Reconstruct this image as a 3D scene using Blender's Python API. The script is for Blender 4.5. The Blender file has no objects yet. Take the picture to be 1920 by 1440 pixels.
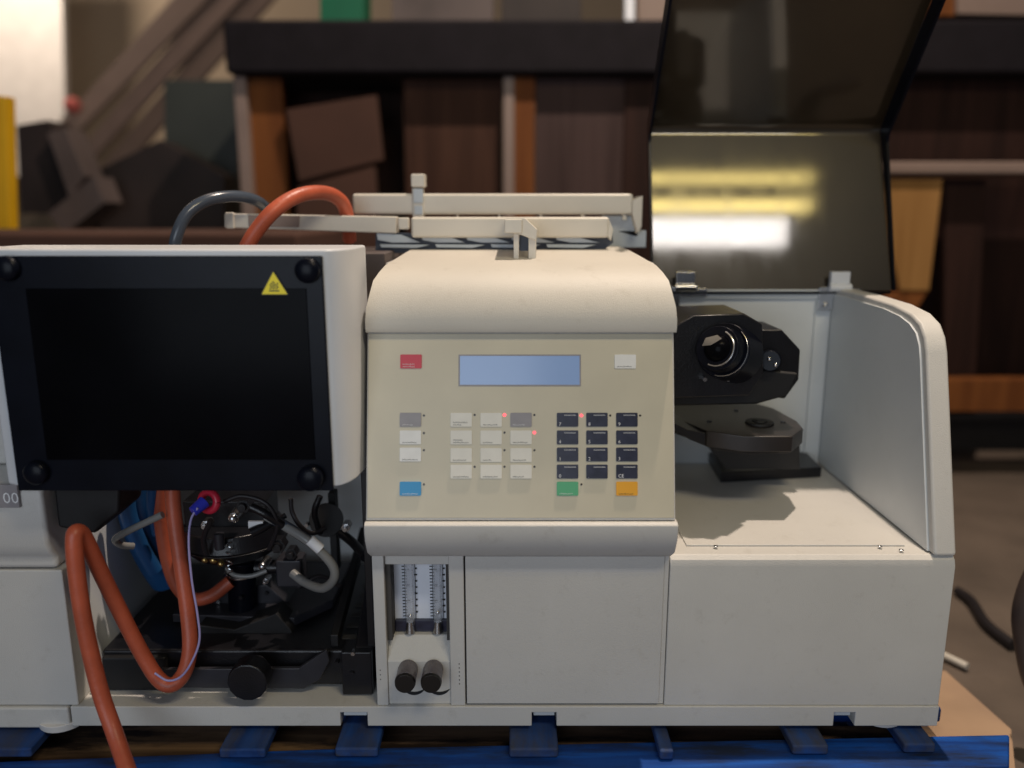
import bpy, bmesh, math, random
from mathutils import Vector, Matrix
random.seed(7)
SC = bpy.context.scene
COL = SC.collection
# ---------------------------------------------------------------- camera
F, D, H = 1500.0, 0.85, 0.598          # focal length in photo pixels, distance to the front face, eye height over the pallet
TH = math.atan(320.0 / F); CT, ST = math.cos(TH), math.sin(TH)
cd = bpy.data.cameras.new('camera'); cam = bpy.data.objects.new('camera', cd); COL.objects.link(cam)
cam.location = (0, -D, H); cam.rotation_euler = (math.pi/2 - TH, 0, 0)
cd.sensor_width = 36; cd.lens = 36*F/1920; cd.clip_end = 60; cd.clip_start = 0.02
cd.dof.use_dof = True; cd.dof.focus_distance = 0.93; cd.dof.aperture_fstop = 1.7
SC.camera = cam
# ---------------------------------------------------------------- world, lamps, exposure
w = bpy.data.worlds.new('World'); SC.world = w; w.use_nodes = True
w.node_tree.nodes['Background'].inputs[0].default_value = (0.72, 0.80, 1.0, 1)
w.node_tree.nodes['Background'].inputs[1].default_value = 0.05
def lamp(name, loc, target, size, power, color, size_y=None):
    l = bpy.data.lights.new(name, 'AREA'); l.energy = power; l.color = color; l.size = size
    if size_y: l.shape = 'RECTANGLE'; l.size_y = size_y
    o = bpy.data.objects.new(name, l); COL.objects.link(o); o.location = loc
    o.rotation_euler = (Vector(target)-Vector(loc)).to_track_quat('-Z', 'Y').to_euler()
    return o
lamp('ceiling_lamp', (0.66, -1.13, 1.86), (0.66, 0.25, 0.5), 0.85, 7, (1.0, 0.93, 0.88), 0.12)
lamp('lid_band_light', (0.70, -1.06, 1.945), (0.70, 0.25, 0.5), 0.95, 3.4, (1.0, 0.76, 0.24), 0.05)  # added to put a yellow band into the lid's reflection, no known source
lamp('lid_band_light', (0.70, -0.99, 2.03), (0.70, 0.25, 0.5), 0.95, 2.2, (1.0, 0.76, 0.24), 0.05)  # second added light, for the upper yellow band in the lid
lamp('overhead_lamp', (0.52, 0.42, 2.70), (0.20, 0.1, 0.3), 0.045, 54, (1.0, 0.83, 0.69))
lamp('front_fill', (-0.6, -2.2, 0.70), (-0.1, 0, 0.3), 1.4, 16, (0.79, 0.88, 1.0))  # added cool fill from the front, no known window there
lamp('wall_lamp', (-2.6, 3.0, 2.3), (-2.85, 4.4, 1.55), 0.3, 24, (1.0, 0.83, 0.68))
lamp('room_lamp', (-0.8, 1.6, 3.2), (-0.6, 3.6, 0.5), 0.7, 15, (1.0, 0.76, 0.58))
SC.view_settings.view_transform = 'Standard'; SC.view_settings.look = 'None'
SC.view_settings.gamma = 1; SC.view_settings.exposure = 0; SC.view_settings.use_curve_mapping = False
SC.render.engine = 'CYCLES'

# ---------------------------------------------------------------- helpers
def ray(u, v):
    dx, dy = (u-960)/F, (v-720)/F
    return dx, CT-dy*ST, -ST-dy*CT
def P(u, v, Y):                       # the point seen at photo pixel u,v on the upright plane at depth Y
    a, b, c = ray(u, v); t = (Y+D)/b
    return Vector((a*t, Y, H+c*t))
def PZ(u, v, z):                      # ... on the level plane at height z
    a, b, c = ray(u, v); t = (z-H)/c
    return Vector((a*t, b*t-D, z))
def mat(name, col, rough=0.5, metal=0, var=0.06, scale=12, bump=0.0, bscale=300, spec=0.5, emit=None, es=0, trans=0, coat=0, dirt=0, alpha=1):
    m = bpy.data.materials.new(name); m.use_nodes = True
    nt = m.node_tree; N = nt.nodes; L = nt.links; b = N['Principled BSDF']
    b.inputs['Roughness'].default_value = rough; b.inputs['Metallic'].default_value = metal
    b.inputs['Specular IOR Level'].default_value = spec
    if trans: b.inputs['Transmission Weight'].default_value = trans
    if coat: b.inputs['Coat Weight'].default_value = coat; b.inputs['Coat Roughness'].default_value = .1
    if alpha < 1: b.inputs['Alpha'].default_value = alpha
    if emit: b.inputs['Emission Color'].default_value = (*emit, 1); b.inputs['Emission Strength'].default_value = es
    tc = N.new('ShaderNodeTexCoord')
    n = N.new('ShaderNodeTexNoise'); n.inputs['Scale'].default_value = scale; n.inputs['Detail'].default_value = 6
    L.new(tc.outputs['Object'], n.inputs['Vector'])
    mr = N.new('ShaderNodeMapRange'); mr.inputs[1].default_value = .3; mr.inputs[2].default_value = .7
    mr.inputs[3].default_value = 1-var; mr.inputs[4].default_value = 1+var
    L.new(n.outputs['Fac'], mr.inputs[0])
    mul = N.new('ShaderNodeVectorMath'); mul.operation = 'SCALE'; mul.inputs[0].default_value = col
    L.new(mr.outputs[0], mul.inputs['Scale']); out = mul.outputs[0]
    if dirt:
        n2 = N.new('ShaderNodeTexNoise'); n2.inputs['Scale'].default_value = 38; n2.inputs['Detail'].default_value = 9; n2.inputs['Roughness'].default_value = .75
        L.new(tc.outputs['Object'], n2.inputs['Vector'])
        r2 = N.new('ShaderNodeMapRange'); r2.inputs[1].default_value = .56; r2.inputs[2].default_value = .80; r2.inputs[3].default_value = 0; r2.inputs[4].default_value = dirt
        L.new(n2.outputs['Fac'], r2.inputs[0])
        mx = N.new('ShaderNodeMix'); mx.data_type = 'RGBA'
        L.new(r2.outputs[0], mx.inputs[0]); L.new(out, mx.inputs[6]); mx.inputs[7].default_value = (col[0]*.45, col[1]*.40, col[2]*.33, 1)
        out = mx.outputs[2]
    L.new(out, b.inputs['Base Color'])
    if bump:
        nb = N.new('ShaderNodeTexNoise'); nb.inputs['Scale'].default_value = bscale; nb.inputs['Detail'].default_value = 3
        L.new(tc.outputs['Object'], nb.inputs['Vector'])
        bp = N.new('ShaderNodeBump'); bp.inputs['Strength'].default_value = bump; bp.inputs['Distance'].default_value = .001
        L.new(nb.outputs['Fac'], bp.inputs['Height']); L.new(bp.outputs[0], b.inputs['Normal'])
    return m
def wood(name, c1, c2, scale=6, axis='Z', rough=.75):
    m = mat(name, c1, rough, spec=.25, bump=.3, bscale=60); nt = m.node_tree; N = nt.nodes; L = nt.links
    tc = N.new('ShaderNodeTexCoord'); mp = N.new('ShaderNodeMapping'); L.new(tc.outputs['Object'], mp.inputs[0])
    s = [scale*4]*3; s['XYZ'.index(axis)] = scale*.25; mp.inputs['Scale'].default_value = s
    n = N.new('ShaderNodeTexNoise'); n.inputs['Detail'].default_value = 8; n.inputs['Scale'].default_value = 1.5; n.inputs['Distortion'].default_value = .6
    L.new(mp.outputs[0], n.inputs[0])
    r = N.new('ShaderNodeValToRGB'); r.color_ramp.elements[0].position = .35; r.color_ramp.elements[1].position = .65
    r.color_ramp.elements[0].color = (*c1, 1); r.color_ramp.elements[1].color = (*c2, 1)
    L.new(n.outputs['Fac'], r.inputs[0]); L.new(r.outputs[0], N['Principled BSDF'].inputs['Base Color'])
    return m
M = {}
M['case'] = mat('painted_case', (.60, .585, .55), .45, var=.05, scale=7, bump=.4, bscale=900, dirt=.34)
M['hood'] = mat('hood_plastic', (.61, .575, .505), .5, var=.05, scale=6, bump=.4, bscale=900, dirt=.34)
M['inner'] = mat('inner_grey', (.66, .69, .70), .45, var=.04, scale=9, dirt=.12)
M['door'] = mat('door_plastic', (.66, .68, .71), .35, var=.03, bump=.25, bscale=900)
M['panel'] = mat('keypad_foil', (.62, .565, .425), .38, var=.04, scale=18, dirt=.06)
M['seam'] = mat('dark_seam', (.06, .055, .05), .8)
M['black'] = mat('black_plastic', (.0035, .0045, .009), .30, var=.3, scale=20, spec=.13)
M['blackwin'] = mat('black_window', (.0025, .0025, .0035), .2, var=.4, scale=8, spec=.04)
M['blackmet'] = mat('black_metal', (.006, .006, .008), .33, var=.4, scale=30, bump=.3, bscale=500, dirt=.5)
M['blackmatte'] = mat('matte_black', (.004, .004, .005), .6, var=.4, scale=30)
M['darkgrey'] = mat('dark_grey_plate', (.022, .022, .028), .4, var=.3, scale=20)
M['steel'] = mat('steel', (.55, .55, .56), .25, metal=1, var=.1)
M['chrome'] = mat('chrome', (.8, .8, .82), .08, metal=1, var=.05)
M['brass'] = mat('brass', (.6, .42, .16), .3, metal=1)
M['hose'] = mat('orange_rubber', (.48, .10, .048), .42, var=.16, scale=25, bump=.4, bscale=160, dirt=.5)
M['blue'] = mat('blue_plastic', (.015, .085, .24), .35, var=.15)
M['wire'] = mat('lilac_wire', (.38, .34, .62), .4)
M['greytube'] = mat('grey_tubing', (.22, .22, .21), .25, var=.15)
M['cleartube'] = mat('blue_grey_tubing', (.06, .075, .10), .2, var=.2)
M['red'] = mat('red_plastic', (.55, .02, .05), .35)
M['bluecap'] = mat('blue_cap', (.03, .04, .5), .35)
M['yellow'] = mat('yellow_sticker', (.95, .78, .02), .5, var=.03)
M['ink'] = mat('black_ink', (.02, .02, .02), .5)
M['whiteink'] = mat('white_ink', (.8, .8, .8), .5)
M['key_red'] = mat('red_key', (.62, .045, .07), .4)
M['key_white'] = mat('white_key', (.80, .77, .68), .4, var=.04, scale=60)
M['key_pale'] = mat('pale_key', (.84, .83, .79), .4, var=.04, scale=60)
M['key_grey'] = mat('grey_key', (.30, .28, .29), .4, var=.08, scale=60)
M['key_dark'] = mat('dark_key', (.028, .030, .055), .3, var=.3, scale=90)
M['key_blue'] = mat('blue_key', (.02, .29, .60), .4)
M['key_green'] = mat('green_key', (.10, .44, .21), .4)
M['key_orange'] = mat('orange_key', (.85, .40, .02), .4)
M['led_on'] = mat('lit_led', (.8, .05, .08), .3, emit=(1, .08, .10), es=2.2)
M['led_off'] = mat('unlit_led', (.05, .04, .03), .3)
M['scale'] = mat('flowmeter_back', (.80, .84, .92), .35)
M['glass'] = mat('tube_glass', (.78, .80, .84), .08, trans=.55, alpha=.45)
M['knob'] = mat('grey_knob', (.13, .115, .13), .25, var=.2, scale=60)
M['kcap'] = mat('knob_cap', (.008, .006, .005), .4)
M['rail'] = mat('cream_plastic', (.66, .62, .54), .42, var=.03, dirt=.1)
M['railin'] = mat('shaded_tray_underside', (.50, .56, .62), .45)  # cream plastic in shade: the cool shaded tone is put into the colour
M['railing'] = mat('dull_pink_rail', (.20, .145, .12), .7)
M['platemet'] = mat('brown_black_plate', (.018, .014, .013), .38, var=.3, scale=25, dirt=.3)
M['traydark'] = mat('painted_tray_shadow', (.05, .06, .085), .6)  # shadow behind the rail and between the clip prongs, put into the colour
M['pallet'] = wood('blue_pallet_paint', (.003, .036, .20), (.007, .09, .42), 8, 'X', .55)
M['palletd'] = wood('faded_pallet_paint', (.008, .035, .14), (.02, .07, .24), 8, 'Y', .65)
M['rawwood'] = wood('raw_wood', (.10, .06, .035), (.26, .16, .085), 8, 'X')
M['floor'] = mat('concrete_floor', (.115, .088, .068), .75, var=.28, scale=5, bump=.5, bscale=120, dirt=.4)
M['wallb'] = mat('beige_wall', (.36, .29, .21), .8, var=.06, scale=2)
M['darktop'] = mat('dark_laminate', (.011, .009, .012), .8, var=.2, scale=14, spec=.2)
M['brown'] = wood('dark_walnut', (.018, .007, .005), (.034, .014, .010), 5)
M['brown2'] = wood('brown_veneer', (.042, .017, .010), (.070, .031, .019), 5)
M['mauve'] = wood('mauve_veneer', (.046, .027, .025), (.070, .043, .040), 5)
M['orangew'] = wood('orange_wood', (.15, .048, .012), (.23, .08, .02), 4)
M['tanw'] = wood('tan_plywood', (.30, .15, .045), (.38, .20, .065), 4)
M['pale'] = mat('pale_laminate', (.26, .19, .16), .5)
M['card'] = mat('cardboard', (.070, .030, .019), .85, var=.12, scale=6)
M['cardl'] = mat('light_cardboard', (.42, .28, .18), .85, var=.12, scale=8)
M['cab'] = mat('green_grey_steel', (.05, .058, .052), .5, var=.15, scale=4)
M['junk'] = mat('dark_scrap', (.030, .020, .018), .6, var=.4, scale=5)
M['junk2'] = mat('grey_scrap', (.11, .085, .08), .6, var=.3, scale=5)
M['green'] = mat('green_box', (.004, .13, .06), .5)
M['white'] = mat('white_paint', (.75, .72, .68), .5)
M['yel'] = mat('yellow_paint', (.75, .42, .01), .5)
M['pinkish'] = mat('pink_cloth', (.55, .13, .11), .8)
M['cable'] = mat('black_rubber', (.012, .010, .012), .5)
M['chair'] = mat('brown_vinyl', (.07, .05, .044), .5, var=.2, scale=6)
# display: a softly lit liquid crystal screen
def wear(m, col, lo, hi, sc=(3, 14, 14)):
    nt = m.node_tree; N = nt.nodes; L = nt.links; b = N['Principled BSDF']; src = b.inputs['Base Color'].links[0].from_socket
    tc = N.new('ShaderNodeTexCoord'); mp = N.new('ShaderNodeMapping'); mp.inputs['Scale'].default_value = sc; L.new(tc.outputs['Object'], mp.inputs[0])
    n = N.new('ShaderNodeTexNoise'); n.inputs['Scale'].default_value = 1.6; n.inputs['Detail'].default_value = 8; n.inputs['Roughness'].default_value = .65; L.new(mp.outputs[0], n.inputs[0])
    r_ = N.new('ShaderNodeMapRange'); r_.inputs[1].default_value = lo; r_.inputs[2].default_value = hi; L.new(n.outputs['Fac'], r_.inputs[0])
    x = N.new('ShaderNodeMix'); x.data_type = 'RGBA'; L.new(r_.outputs[0], x.inputs[0]); L.new(src, x.inputs[6]); x.inputs[7].default_value = (*col, 1); L.new(x.outputs[2], b.inputs['Base Color'])
wear(M['pallet'], (.012, .020, .045), .42, .60); wear(M['palletd'], (.05, .05, .055), .42, .66, (14, 4, 14))
wear(M['rawwood'], (.03, .02, .015), .48, .62)
m = mat('lcd_screen', (.10, .16, .30), .15, emit=(.30, .41, .62), es=.36, var=.05); M['lcd'] = m
# smoked acrylic of the raised lid
m = mat('smoked_acrylic', (.020, .013, .006), .40, var=.25, scale=9, bump=.05, bscale=120, spec=.35, coat=1)
m.node_tree.nodes['Principled BSDF'].inputs['Coat Roughness'].default_value = .07; m.node_tree.nodes['Principled BSDF'].inputs['Coat IOR'].default_value = 1.62; M['smoke'] = m
nt = m.node_tree; b = nt.nodes['Principled BSDF']
tcx = nt.nodes.new('ShaderNodeTexCoord'); mpx = nt.nodes.new('ShaderNodeMapping'); mpx.inputs['Scale'].default_value = (26, 7, 7); nt.links.new(tcx.outputs['Object'], mpx.inputs[0])
nx = nt.nodes.new('ShaderNodeTexNoise'); nx.inputs['Scale'].default_value = 1.5; nx.inputs['Detail'].default_value = 8; nt.links.new(mpx.outputs[0], nx.inputs[0])
rx = nt.nodes.new('ShaderNodeMapRange'); rx.inputs[1].default_value = .35; rx.inputs[2].default_value = .7; rx.inputs[3].default_value = .055; rx.inputs[4].default_value = .09
nt.links.new(nx.outputs['Fac'], rx.inputs[0]); nt.links.new(rx.outputs[0], b.inputs['Coat Roughness'])
tr = nt.nodes.new('ShaderNodeBsdfTransparent'); tr.inputs[0].default_value = (.9, .7, .4, 1)
mx = nt.nodes.new('ShaderNodeMixShader'); mx.inputs[0].default_value = .035
nt.links.new(b.outputs[0], mx.inputs[1]); nt.links.new(tr.outputs[0], mx.inputs[2]); nt.links.new(mx.outputs[0], nt.nodes['Material Output'].inputs['Surface'])

class MB:
    def __init__(s): s.v = []; s.f = []; s.mi = []; s.cur = 0
    def add(s, vs, fs):
        o = len(s.v); s.v += [tuple(x) for x in vs]
        for f in fs: s.f.append([o+i for i in f]); s.mi.append(s.cur)
        return s
    def box(s, a, b, R=None, c=None):
        x0, x1 = sorted((a[0], b[0])); y0, y1 = sorted((a[1], b[1])); z0, z1 = sorted((a[2], b[2]))
        vs = [Vector(p) for p in ((x0,y0,z0),(x1,y0,z0),(x1,y1,z0),(x0,y1,z0),(x0,y0,z1),(x1,y0,z1),(x1,y1,z1),(x0,y1,z1))]
        if R is not None:
            c = Vector(c) if c is not None else (vs[0]+vs[6])/2
            vs = [c + R @ (q-c) for q in vs]
        return s.add(vs, [(0,3,2,1),(4,5,6,7),(0,1,5,4),(1,2,6,5),(2,3,7,6),(3,0,4,7)])
    def ext(s, pts, vec):
        n = len(pts); pts = [Vector(p) for p in pts]; vec = Vector(vec)
        return s.add(pts+[p+vec for p in pts], [tuple(range(n))[::-1], tuple(range(n, 2*n))]+[(i, (i+1) % n, n+(i+1) % n, n+i) for i in range(n)])
    def cyl(s, a, b, r0, r1=None, n=28, cap=True):
        a, b = Vector(a), Vector(b); r1 = r0 if r1 is None else r1
        q = (b-a).to_track_quat('Z', 'Y'); vs = []
        for c, r in ((a, r0), (b, r1)):
            for i in range(n):
                t = 2*math.pi*i/n; vs.append(c+q @ Vector((r*math.cos(t), r*math.sin(t), 0)))
        fs = [(i, (i+1) % n, n+(i+1) % n, n+i) for i in range(n)]
        if cap: fs += [tuple(range(n))[::-1], tuple(range(n, 2*n))]
        return s.add(vs, fs)
    def ring(s, c, ax, R, r, n=32, k=10, a0=0, a1=2*math.pi):
        q = Vector(ax).to_track_quat('Z', 'Y'); c = Vector(c)
        pts = [c+q @ Vector((R*math.cos(a0+(a1-a0)*i/n), R*math.sin(a0+(a1-a0)*i/n), 0)) for i in range(n+1)]
        return s.tube(pts, r, k, False)
    def tube(s, pts, r, n=14, smooth=True, step=8):
        pts = [Vector(p) for p in pts]
        if smooth:
            q = [pts[0]*2-pts[1]]+pts+[pts[-1]*2-pts[-2]]; out = []
            for i in range(1, len(q)-2):
                for k in range(step):
                    t = k/step
                    out.append(.5*((2*q[i])+(q[i+1]-q[i-1])*t+(2*q[i-1]-5*q[i]+4*q[i+1]-q[i+2])*t*t+(3*q[i]-q[i-1]-3*q[i+1]+q[i+2])*t**3))
            out.append(pts[-1]); pts = out
        vs = []; up = Vector((0.3, 1, 0.1)).normalized()
        for i, p in enumerate(pts):
            d = (pts[min(i+1, len(pts)-1)]-pts[max(i-1, 0)]).normalized()
            x = up-d*up.dot(d)
            if x.length < 1e-4: x = d.orthogonal()
            x.normalize(); up = x; y = d.cross(x)
            for k in range(n):
                a = 2*math.pi*k/n; vs.append(p+x*r*math.cos(a)+y*r*math.sin(a))
        fs = []
        for i in range(len(pts)-1):
            for k in range(n): fs.append((i*n+k, i*n+(k+1) % n, (i+1)*n+(k+1) % n, (i+1)*n+k))
        fs += [tuple(range(n))[::-1], tuple(range((len(pts)-1)*n, len(pts)*n))]
        return s.add(vs, fs)
    def ball(s, c, r, sc=(1, 1, 1), n=16):
        c = Vector(c); vs = []; fs = []; m = n//2
        for i in range(m+1):
            p = math.pi*i/m
            for k in range(n):
                t = 2*math.pi*k/n; vs.append(c+Vector((r*sc[0]*math.sin(p)*math.cos(t), r*sc[1]*math.sin(p)*math.sin(t), r*sc[2]*math.cos(p))))
        for i in range(m):
            for k in range(n): fs.append((i*n+k, (i+1)*n+k, (i+1)*n+(k+1) % n, i*n+(k+1) % n))
        return s.add(vs, fs)
    def text(s, st, mtx, size):
        cu = bpy.data.curves.new('t', 'FONT'); cu.body = st; cu.size = size; cu.resolution_u = 2
        o = bpy.data.objects.new('t', cu); me = o.to_mesh()
        s.add([mtx @ v.co for v in me.vertices], [tuple(p.vertices) for p in me.polygons])
        o.to_mesh_clear(); bpy.data.objects.remove(o); bpy.data.curves.remove(cu); return s
    def build(s, name, mats, parent=None, bevel=0, seg=2, smooth=True):
        me = bpy.data.meshes.new(name); me.from_pydata(s.v, [], s.f)
        mats = mats if isinstance(mats, (list, tuple)) else [mats]
        for k in mats: me.materials.append(M[k])
        for p, i in zip(me.polygons, s.mi): p.material_index = i
        bm = bmesh.new(); bm.from_mesh(me); bmesh.ops.remove_doubles(bm, verts=bm.verts, dist=1e-6)
        bmesh.ops.recalc_face_normals(bm, faces=bm.faces); bm.to_mesh(me); bm.free()
        if smooth:
            for p in me.polygons: p.use_smooth = True
            me.set_sharp_from_angle(angle=math.radians(32))
        o = bpy.data.objects.new(name, me); COL.objects.link(o)
        if parent:
            o.parent = parent
            loc = Vector((0, 0, 0)); q = parent
            while q: loc += q.location; q = q.parent
            o.location = -loc
        if bevel:
            md = o.modifiers.new('bevel', 'BEVEL'); md.width = bevel; md.segments = seg; md.limit_method = 'ANGLE'; md.angle_limit = math.radians(35); md.harden_normals = smooth
        return o
def tag(o, label, cat, group=None, kind=None):
    if kind: o['kind'] = kind
    if label: o['label'] = label
    if cat: o['category'] = cat
    if group: o['group'] = group
    return o
def thing(name, loc, label, cat, group=None):
    o = bpy.data.objects.new(name, None); COL.objects.link(o); o.location = loc; o.empty_display_size = .05
    return tag(o, label, cat, group)
def B(a, b, **k): return MB().box(a, b)
def rect(u0, v0, u1, v1, Y, th):      # an upright board filling a pixel rectangle at depth Y
    vm = (v0+v1)/2; return MB().box((P(u0, vm, Y).x, Y, P(u0, v1, Y).z), (P(u1, vm, Y).x, Y+th, P(u0, v0, Y).z))

# ================================================================ SETTING
GZ = -0.14
MB().box((-6, -3, GZ-.1), (6, 7, GZ)).build('floor', 'floor')['kind'] = 'structure'
MB().box((-6, 4.6, GZ), (6, 4.7, 3.4)).build('back_wall', 'wallb')['kind'] = 'structure'

# ---- blue pallet under the instrument
pal = thing('pallet', (0, .15, GZ), 'blue painted wooden pallet carrying the beige laboratory instrument', 'pallet')
FZ = -0.006
def board(x0, y0, x1, y1, z1, m='pallet', th=.02, name='deck_board'):
    return MB().box((x0, y0, z1-th), (x1, y1, z1)).build(name, m, pal, .003)
z2 = FZ-.013
MB().ext([PZ(-250, 1436, z2), PZ(600, 1403, z2), PZ(1893, 1376, z2), PZ(1893, 1436, z2), PZ(-250, 1560, z2)], (0, 0, -.02)).build('cross_board', 'pallet', pal, .003)
board(-.72, .06, .548, .16, z2); board(-.72, .24, .548, .34, z2); board(-.72, .42, .548, .50, z2)
for u0, u1, d in ((-120, 60, .004), (412, 499, 0), (628, 709, .006), (955, 1047, .003), (1235, 1262, -.01), (1488, 1556, .02), (1700, 1760, .03)):
    a, b = PZ(u0, 1400, FZ), PZ(u1, 1400, FZ)
    MB().box((a.x, -.036+d*.3, FZ-.0125), (b.x, .50, FZ)).build('deck_board', 'palletd', pal, .003)
board(-.72, -.128, .548, -.04, GZ+.022, 'pallet', .02, 'bottom_board')
for x in (-.60, 0, .48): MB().box((x-.05, -.10, GZ+.0225), (x+.05, .45, z2-.0205)).build('block', 'palletd', pal, .003)
# dirty timber and chips seen between the boards
tb = MB().box((-.70, -.05, FZ-.050), (.53, .055, FZ-.033)).build('filler_board', 'rawwood', pal, .002)

# ================================================================ THE INSTRUMENT
X0, X1 = -.160, .180      # centre module
XR = .507                 # right module outer side
XL = -.515                # left end of the sample compartment
ins = thing('spectrometer', (0, .2, 0), 'beige laboratory spectrometer with keypad, black door and raised smoked lid', 'spectrometer')
def pt(name, mb, m, bevel=.0015, parent=None, **k): return mb.build(name, m, parent or ins, bevel, **k)

# base frame with the notches along its lower edge
def notched(x0, x1, notches, h, top):
    pts = [(x0, 0)]
    for a, b in notches: pts += [(a, 0), (a, h), (b, h), (b, 0)]
    pts += [(x1, 0), (x1, top), (x0, top)]
    return pts
pts = notched(-.524, XR, [(-.204, -.172), (.0236, .053), (.383, .408)], .018, .026)
pt('base_frame', MB().ext([(x, -.0022, z*.998) for x, z in pts], (0, .39, 0)), 'case', .0012)
for a, b in ((-.202, -.174), (.0256, .051), (.385, .406)):
    pt('leveling_bracket', MB().box((a, .006, .0085), (b, .02, .0165)), 'inner', .0008)
for x, y in ((.45, .03), (-.545, .02), (.45, .33), (-.49, .33)):
    pt('foot', MB().cyl((x, y, -.006), (x, y, .004), .028, .03), 'white', .001)

# --- centre module, lower front: gas column on the left and a plain panel
C0, C1 = -.1465, -.0726
CE = -.0545
pt('core_box', MB().box((X0+.002, .05, .026), (X1-.001, .385, .470)), 'case', .001)
gc = MB()
gc.box((X0, 0, .026), (C0, .05, .2165)); gc.box((C1, 0, .026), (CE-.0008, .05, .2165))
gc.box((C0, .006, .203), (C1, .05, .2165))
gc.ext([(C0, .05, .026), (C0, .003, .026), (C0, .003, .082), (C0, .022, .106), (C0, .05, .106)], (C1-C0, 0, 0))
gcol = pt('gas_panel', gc, 'case', .0012)
pt('backing', MB().box((C0+.006, .034, .106), (C1-.0005, .045, .203)), 'scale', 0, gcol)
pt('side_liner', MB().box((C0+.0003, .008, .1065), (C0+.006, .045, .2025)), 'seam', 0, gcol)
pt('side_liner', MB().box((C1-.004, .008, .1065), (C1-.0005, .034, .2025)), 'seam', 0, gcol)
pt('bottom_strip', MB().box((C0+.0065, .028, .1065), (C1-.0045, .034, .121)), 'key_dark', .0006, gcol)
for xc in (-.1215, -.0885):
    t = MB().cyl((xc, .027, .118), (xc, .027, .202), .0052, n=20); tb = pt('flow_tube', t, 'glass', 0, gcol)
    g = MB()
    for k in range(19):
        z = .124+k*.004; L_ = .0055 if k % 5 else .009
        g.box((xc-.0095, .0325, z), (xc-.0095+L_, .0337, z+.0008))
        if k % 2: g.box((xc+.005+random.random()*.002, .0325, z+.001), (xc+.0085, .0337, z+.0026))
    g.box((xc-.0065, .0325, .121), (xc-.0060, .0337, .2015)); g.box((xc+.0058, .0325, .121), (xc+.0063, .0337, .2015))
    pt('graduations', g, 'ink', 0, gcol)
    pt('tube_seat', MB().cyl((xc, .024, .1085), (xc, .024, .122), .0062, .004), 'steel', 0, gcol)
    pt('float_ball', MB().ball((xc, .0265, .128 if xc < -.1 else .133), .0028), 'chrome', 0, gcol)
for xc in (-.1222, -.0925):
    kb = MB(); kb.cyl((xc, .003, .0735), (xc, -.026, .0735), .0112, .0122, 36); kb.cur = 1; kb.cyl((xc, -.0262, .0735), (xc, -.0305, .0735), .0122, .0112, 36)
    kb.cur = 0
    for k in range(22):
        a = 2*math.pi*k/22; kb.box((xc+.0114*math.cos(a)-.0004, -.024, .0735+.0114*math.sin(a)-.0004), (xc+.0114*math.cos(a)+.0004, 0, .0735+.0114*math.sin(a)+.0004))
    pt('gas_knob', kb, ['knob', 'kcap'], .0008, gcol)
    a = MB(); R_ = .021
    pts = [(xc+.006+R_*math.sin(t), .0015, .0655-R_*math.cos(t)-.002) for t in [(-.62+1.24*i/12) for i in range(13)]]
    pts2 = [(xc+.006+(R_+.0042*math.sin(math.pi*(i+.8)/13.6))*math.sin(t), .0022, .0655-(R_+.0042*math.sin(math.pi*(i+.8)/13.6))*math.cos(t)-.002) for i, t in enumerate([(-.62+1.24*i/12) for i in range(13)])]
    a.ext(pts+pts2[::-1], (0, .0012, 0)); pt('turn_mark', a, 'ink', 0, gcol)
dots = MB()
for k in range(6): dots.box((-.0625, -.0004, .054+k*.0052), (-.0615, .001, .0555+k*.0052))
for k in range(3): dots.box((-.1555, -.0004, .060+k*.006), (-.1545, .001, .0612+k*.006))
pt('fine_print', dots, 'ink', 0, gcol)
pt('lower_panel', MB().box((CE+.0008, .002, .027), (X1, .05, .2165)), 'case', .001)
pt('access_door', MB().box((CE+.0012, -.0006, .029), (X1-.006, .0022, .2162)), 'case', .0006)

# sill under the keypad
def profile(x0, x1, pr): return MB().ext([(x0, y, z) for y, z in pr], (x1-x0, 0, 0))
pt('sill', profile(X0-.001, X1+.001, [(-.029, .2685), (-.0325, .266), (-.033, .258), (-.030, .246), (-.020, .229), (-.002, .2172), (.05, .2172), (.05, .2685)]), 'case', .0012)
# keypad module (leans back)
A0, A1 = Vector((0, -.025, .270)), Vector((0, .028, .470))
up = (A1-A0).normalized(); nrm = Vector((0, -up.z, up.y)); 
cp = pt('control_panel', MB().ext([(X0, -.025, .2692), (X0, .028, .4695), (X0, .06, .4695), (X0, .06, .2692)], (X1-X0-.001, 0, 0)), 'case', .0012)
def KP(u, v):
    a, b, c = ray(u, v); o = Vector((0, -D, H)); d = Vector((a, b, c)); return o+d*((A0-o).dot(nrm)/d.dot(nrm))
RK = Matrix((Vector((1, 0, 0)), up, nrm)).transposed()
def plate(u0, v0, u1, v1, lo, hi, mb=None, shrink=0, corner=0):
    a, b = KP(u0, v1), KP(u1, v0); a2, b2 = KP(u0, v0), KP(u1, v1)
    xa, xb = (a.x+a2.x)/2+shrink, (b.x+b2.x)/2-shrink; la, lb = (a-A0).dot(up)+shrink, (b-A0).dot(up)-shrink
    mb = mb or MB(); c = corner
    if c: pl = []; 
    if c:
        for cx, cy, s in ((xb-c, lb-c, 0), (xa+c, lb-c, 1), (xa+c, la+c, 2), (xb-c, la+c, 3)):
            for k in range(4):
                t = math.pi/2*(s+k/3); pl.append((cx+c*math.cos(t), cy+c*math.sin(t)))
    else: pl = [(xa, la), (xb, la), (xb, lb), (xa, lb)]
    mb.ext([Vector((x, A0.y, A0.z))+up*l+nrm*lo for x, l in pl], nrm*(hi-lo)); return mb, xa, la, xb, lb
mb, *_ = plate(690, 626, 1262, 971, -.0005, .0009); pt('keypad_foil', mb, 'panel', .0004, cp)
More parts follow.
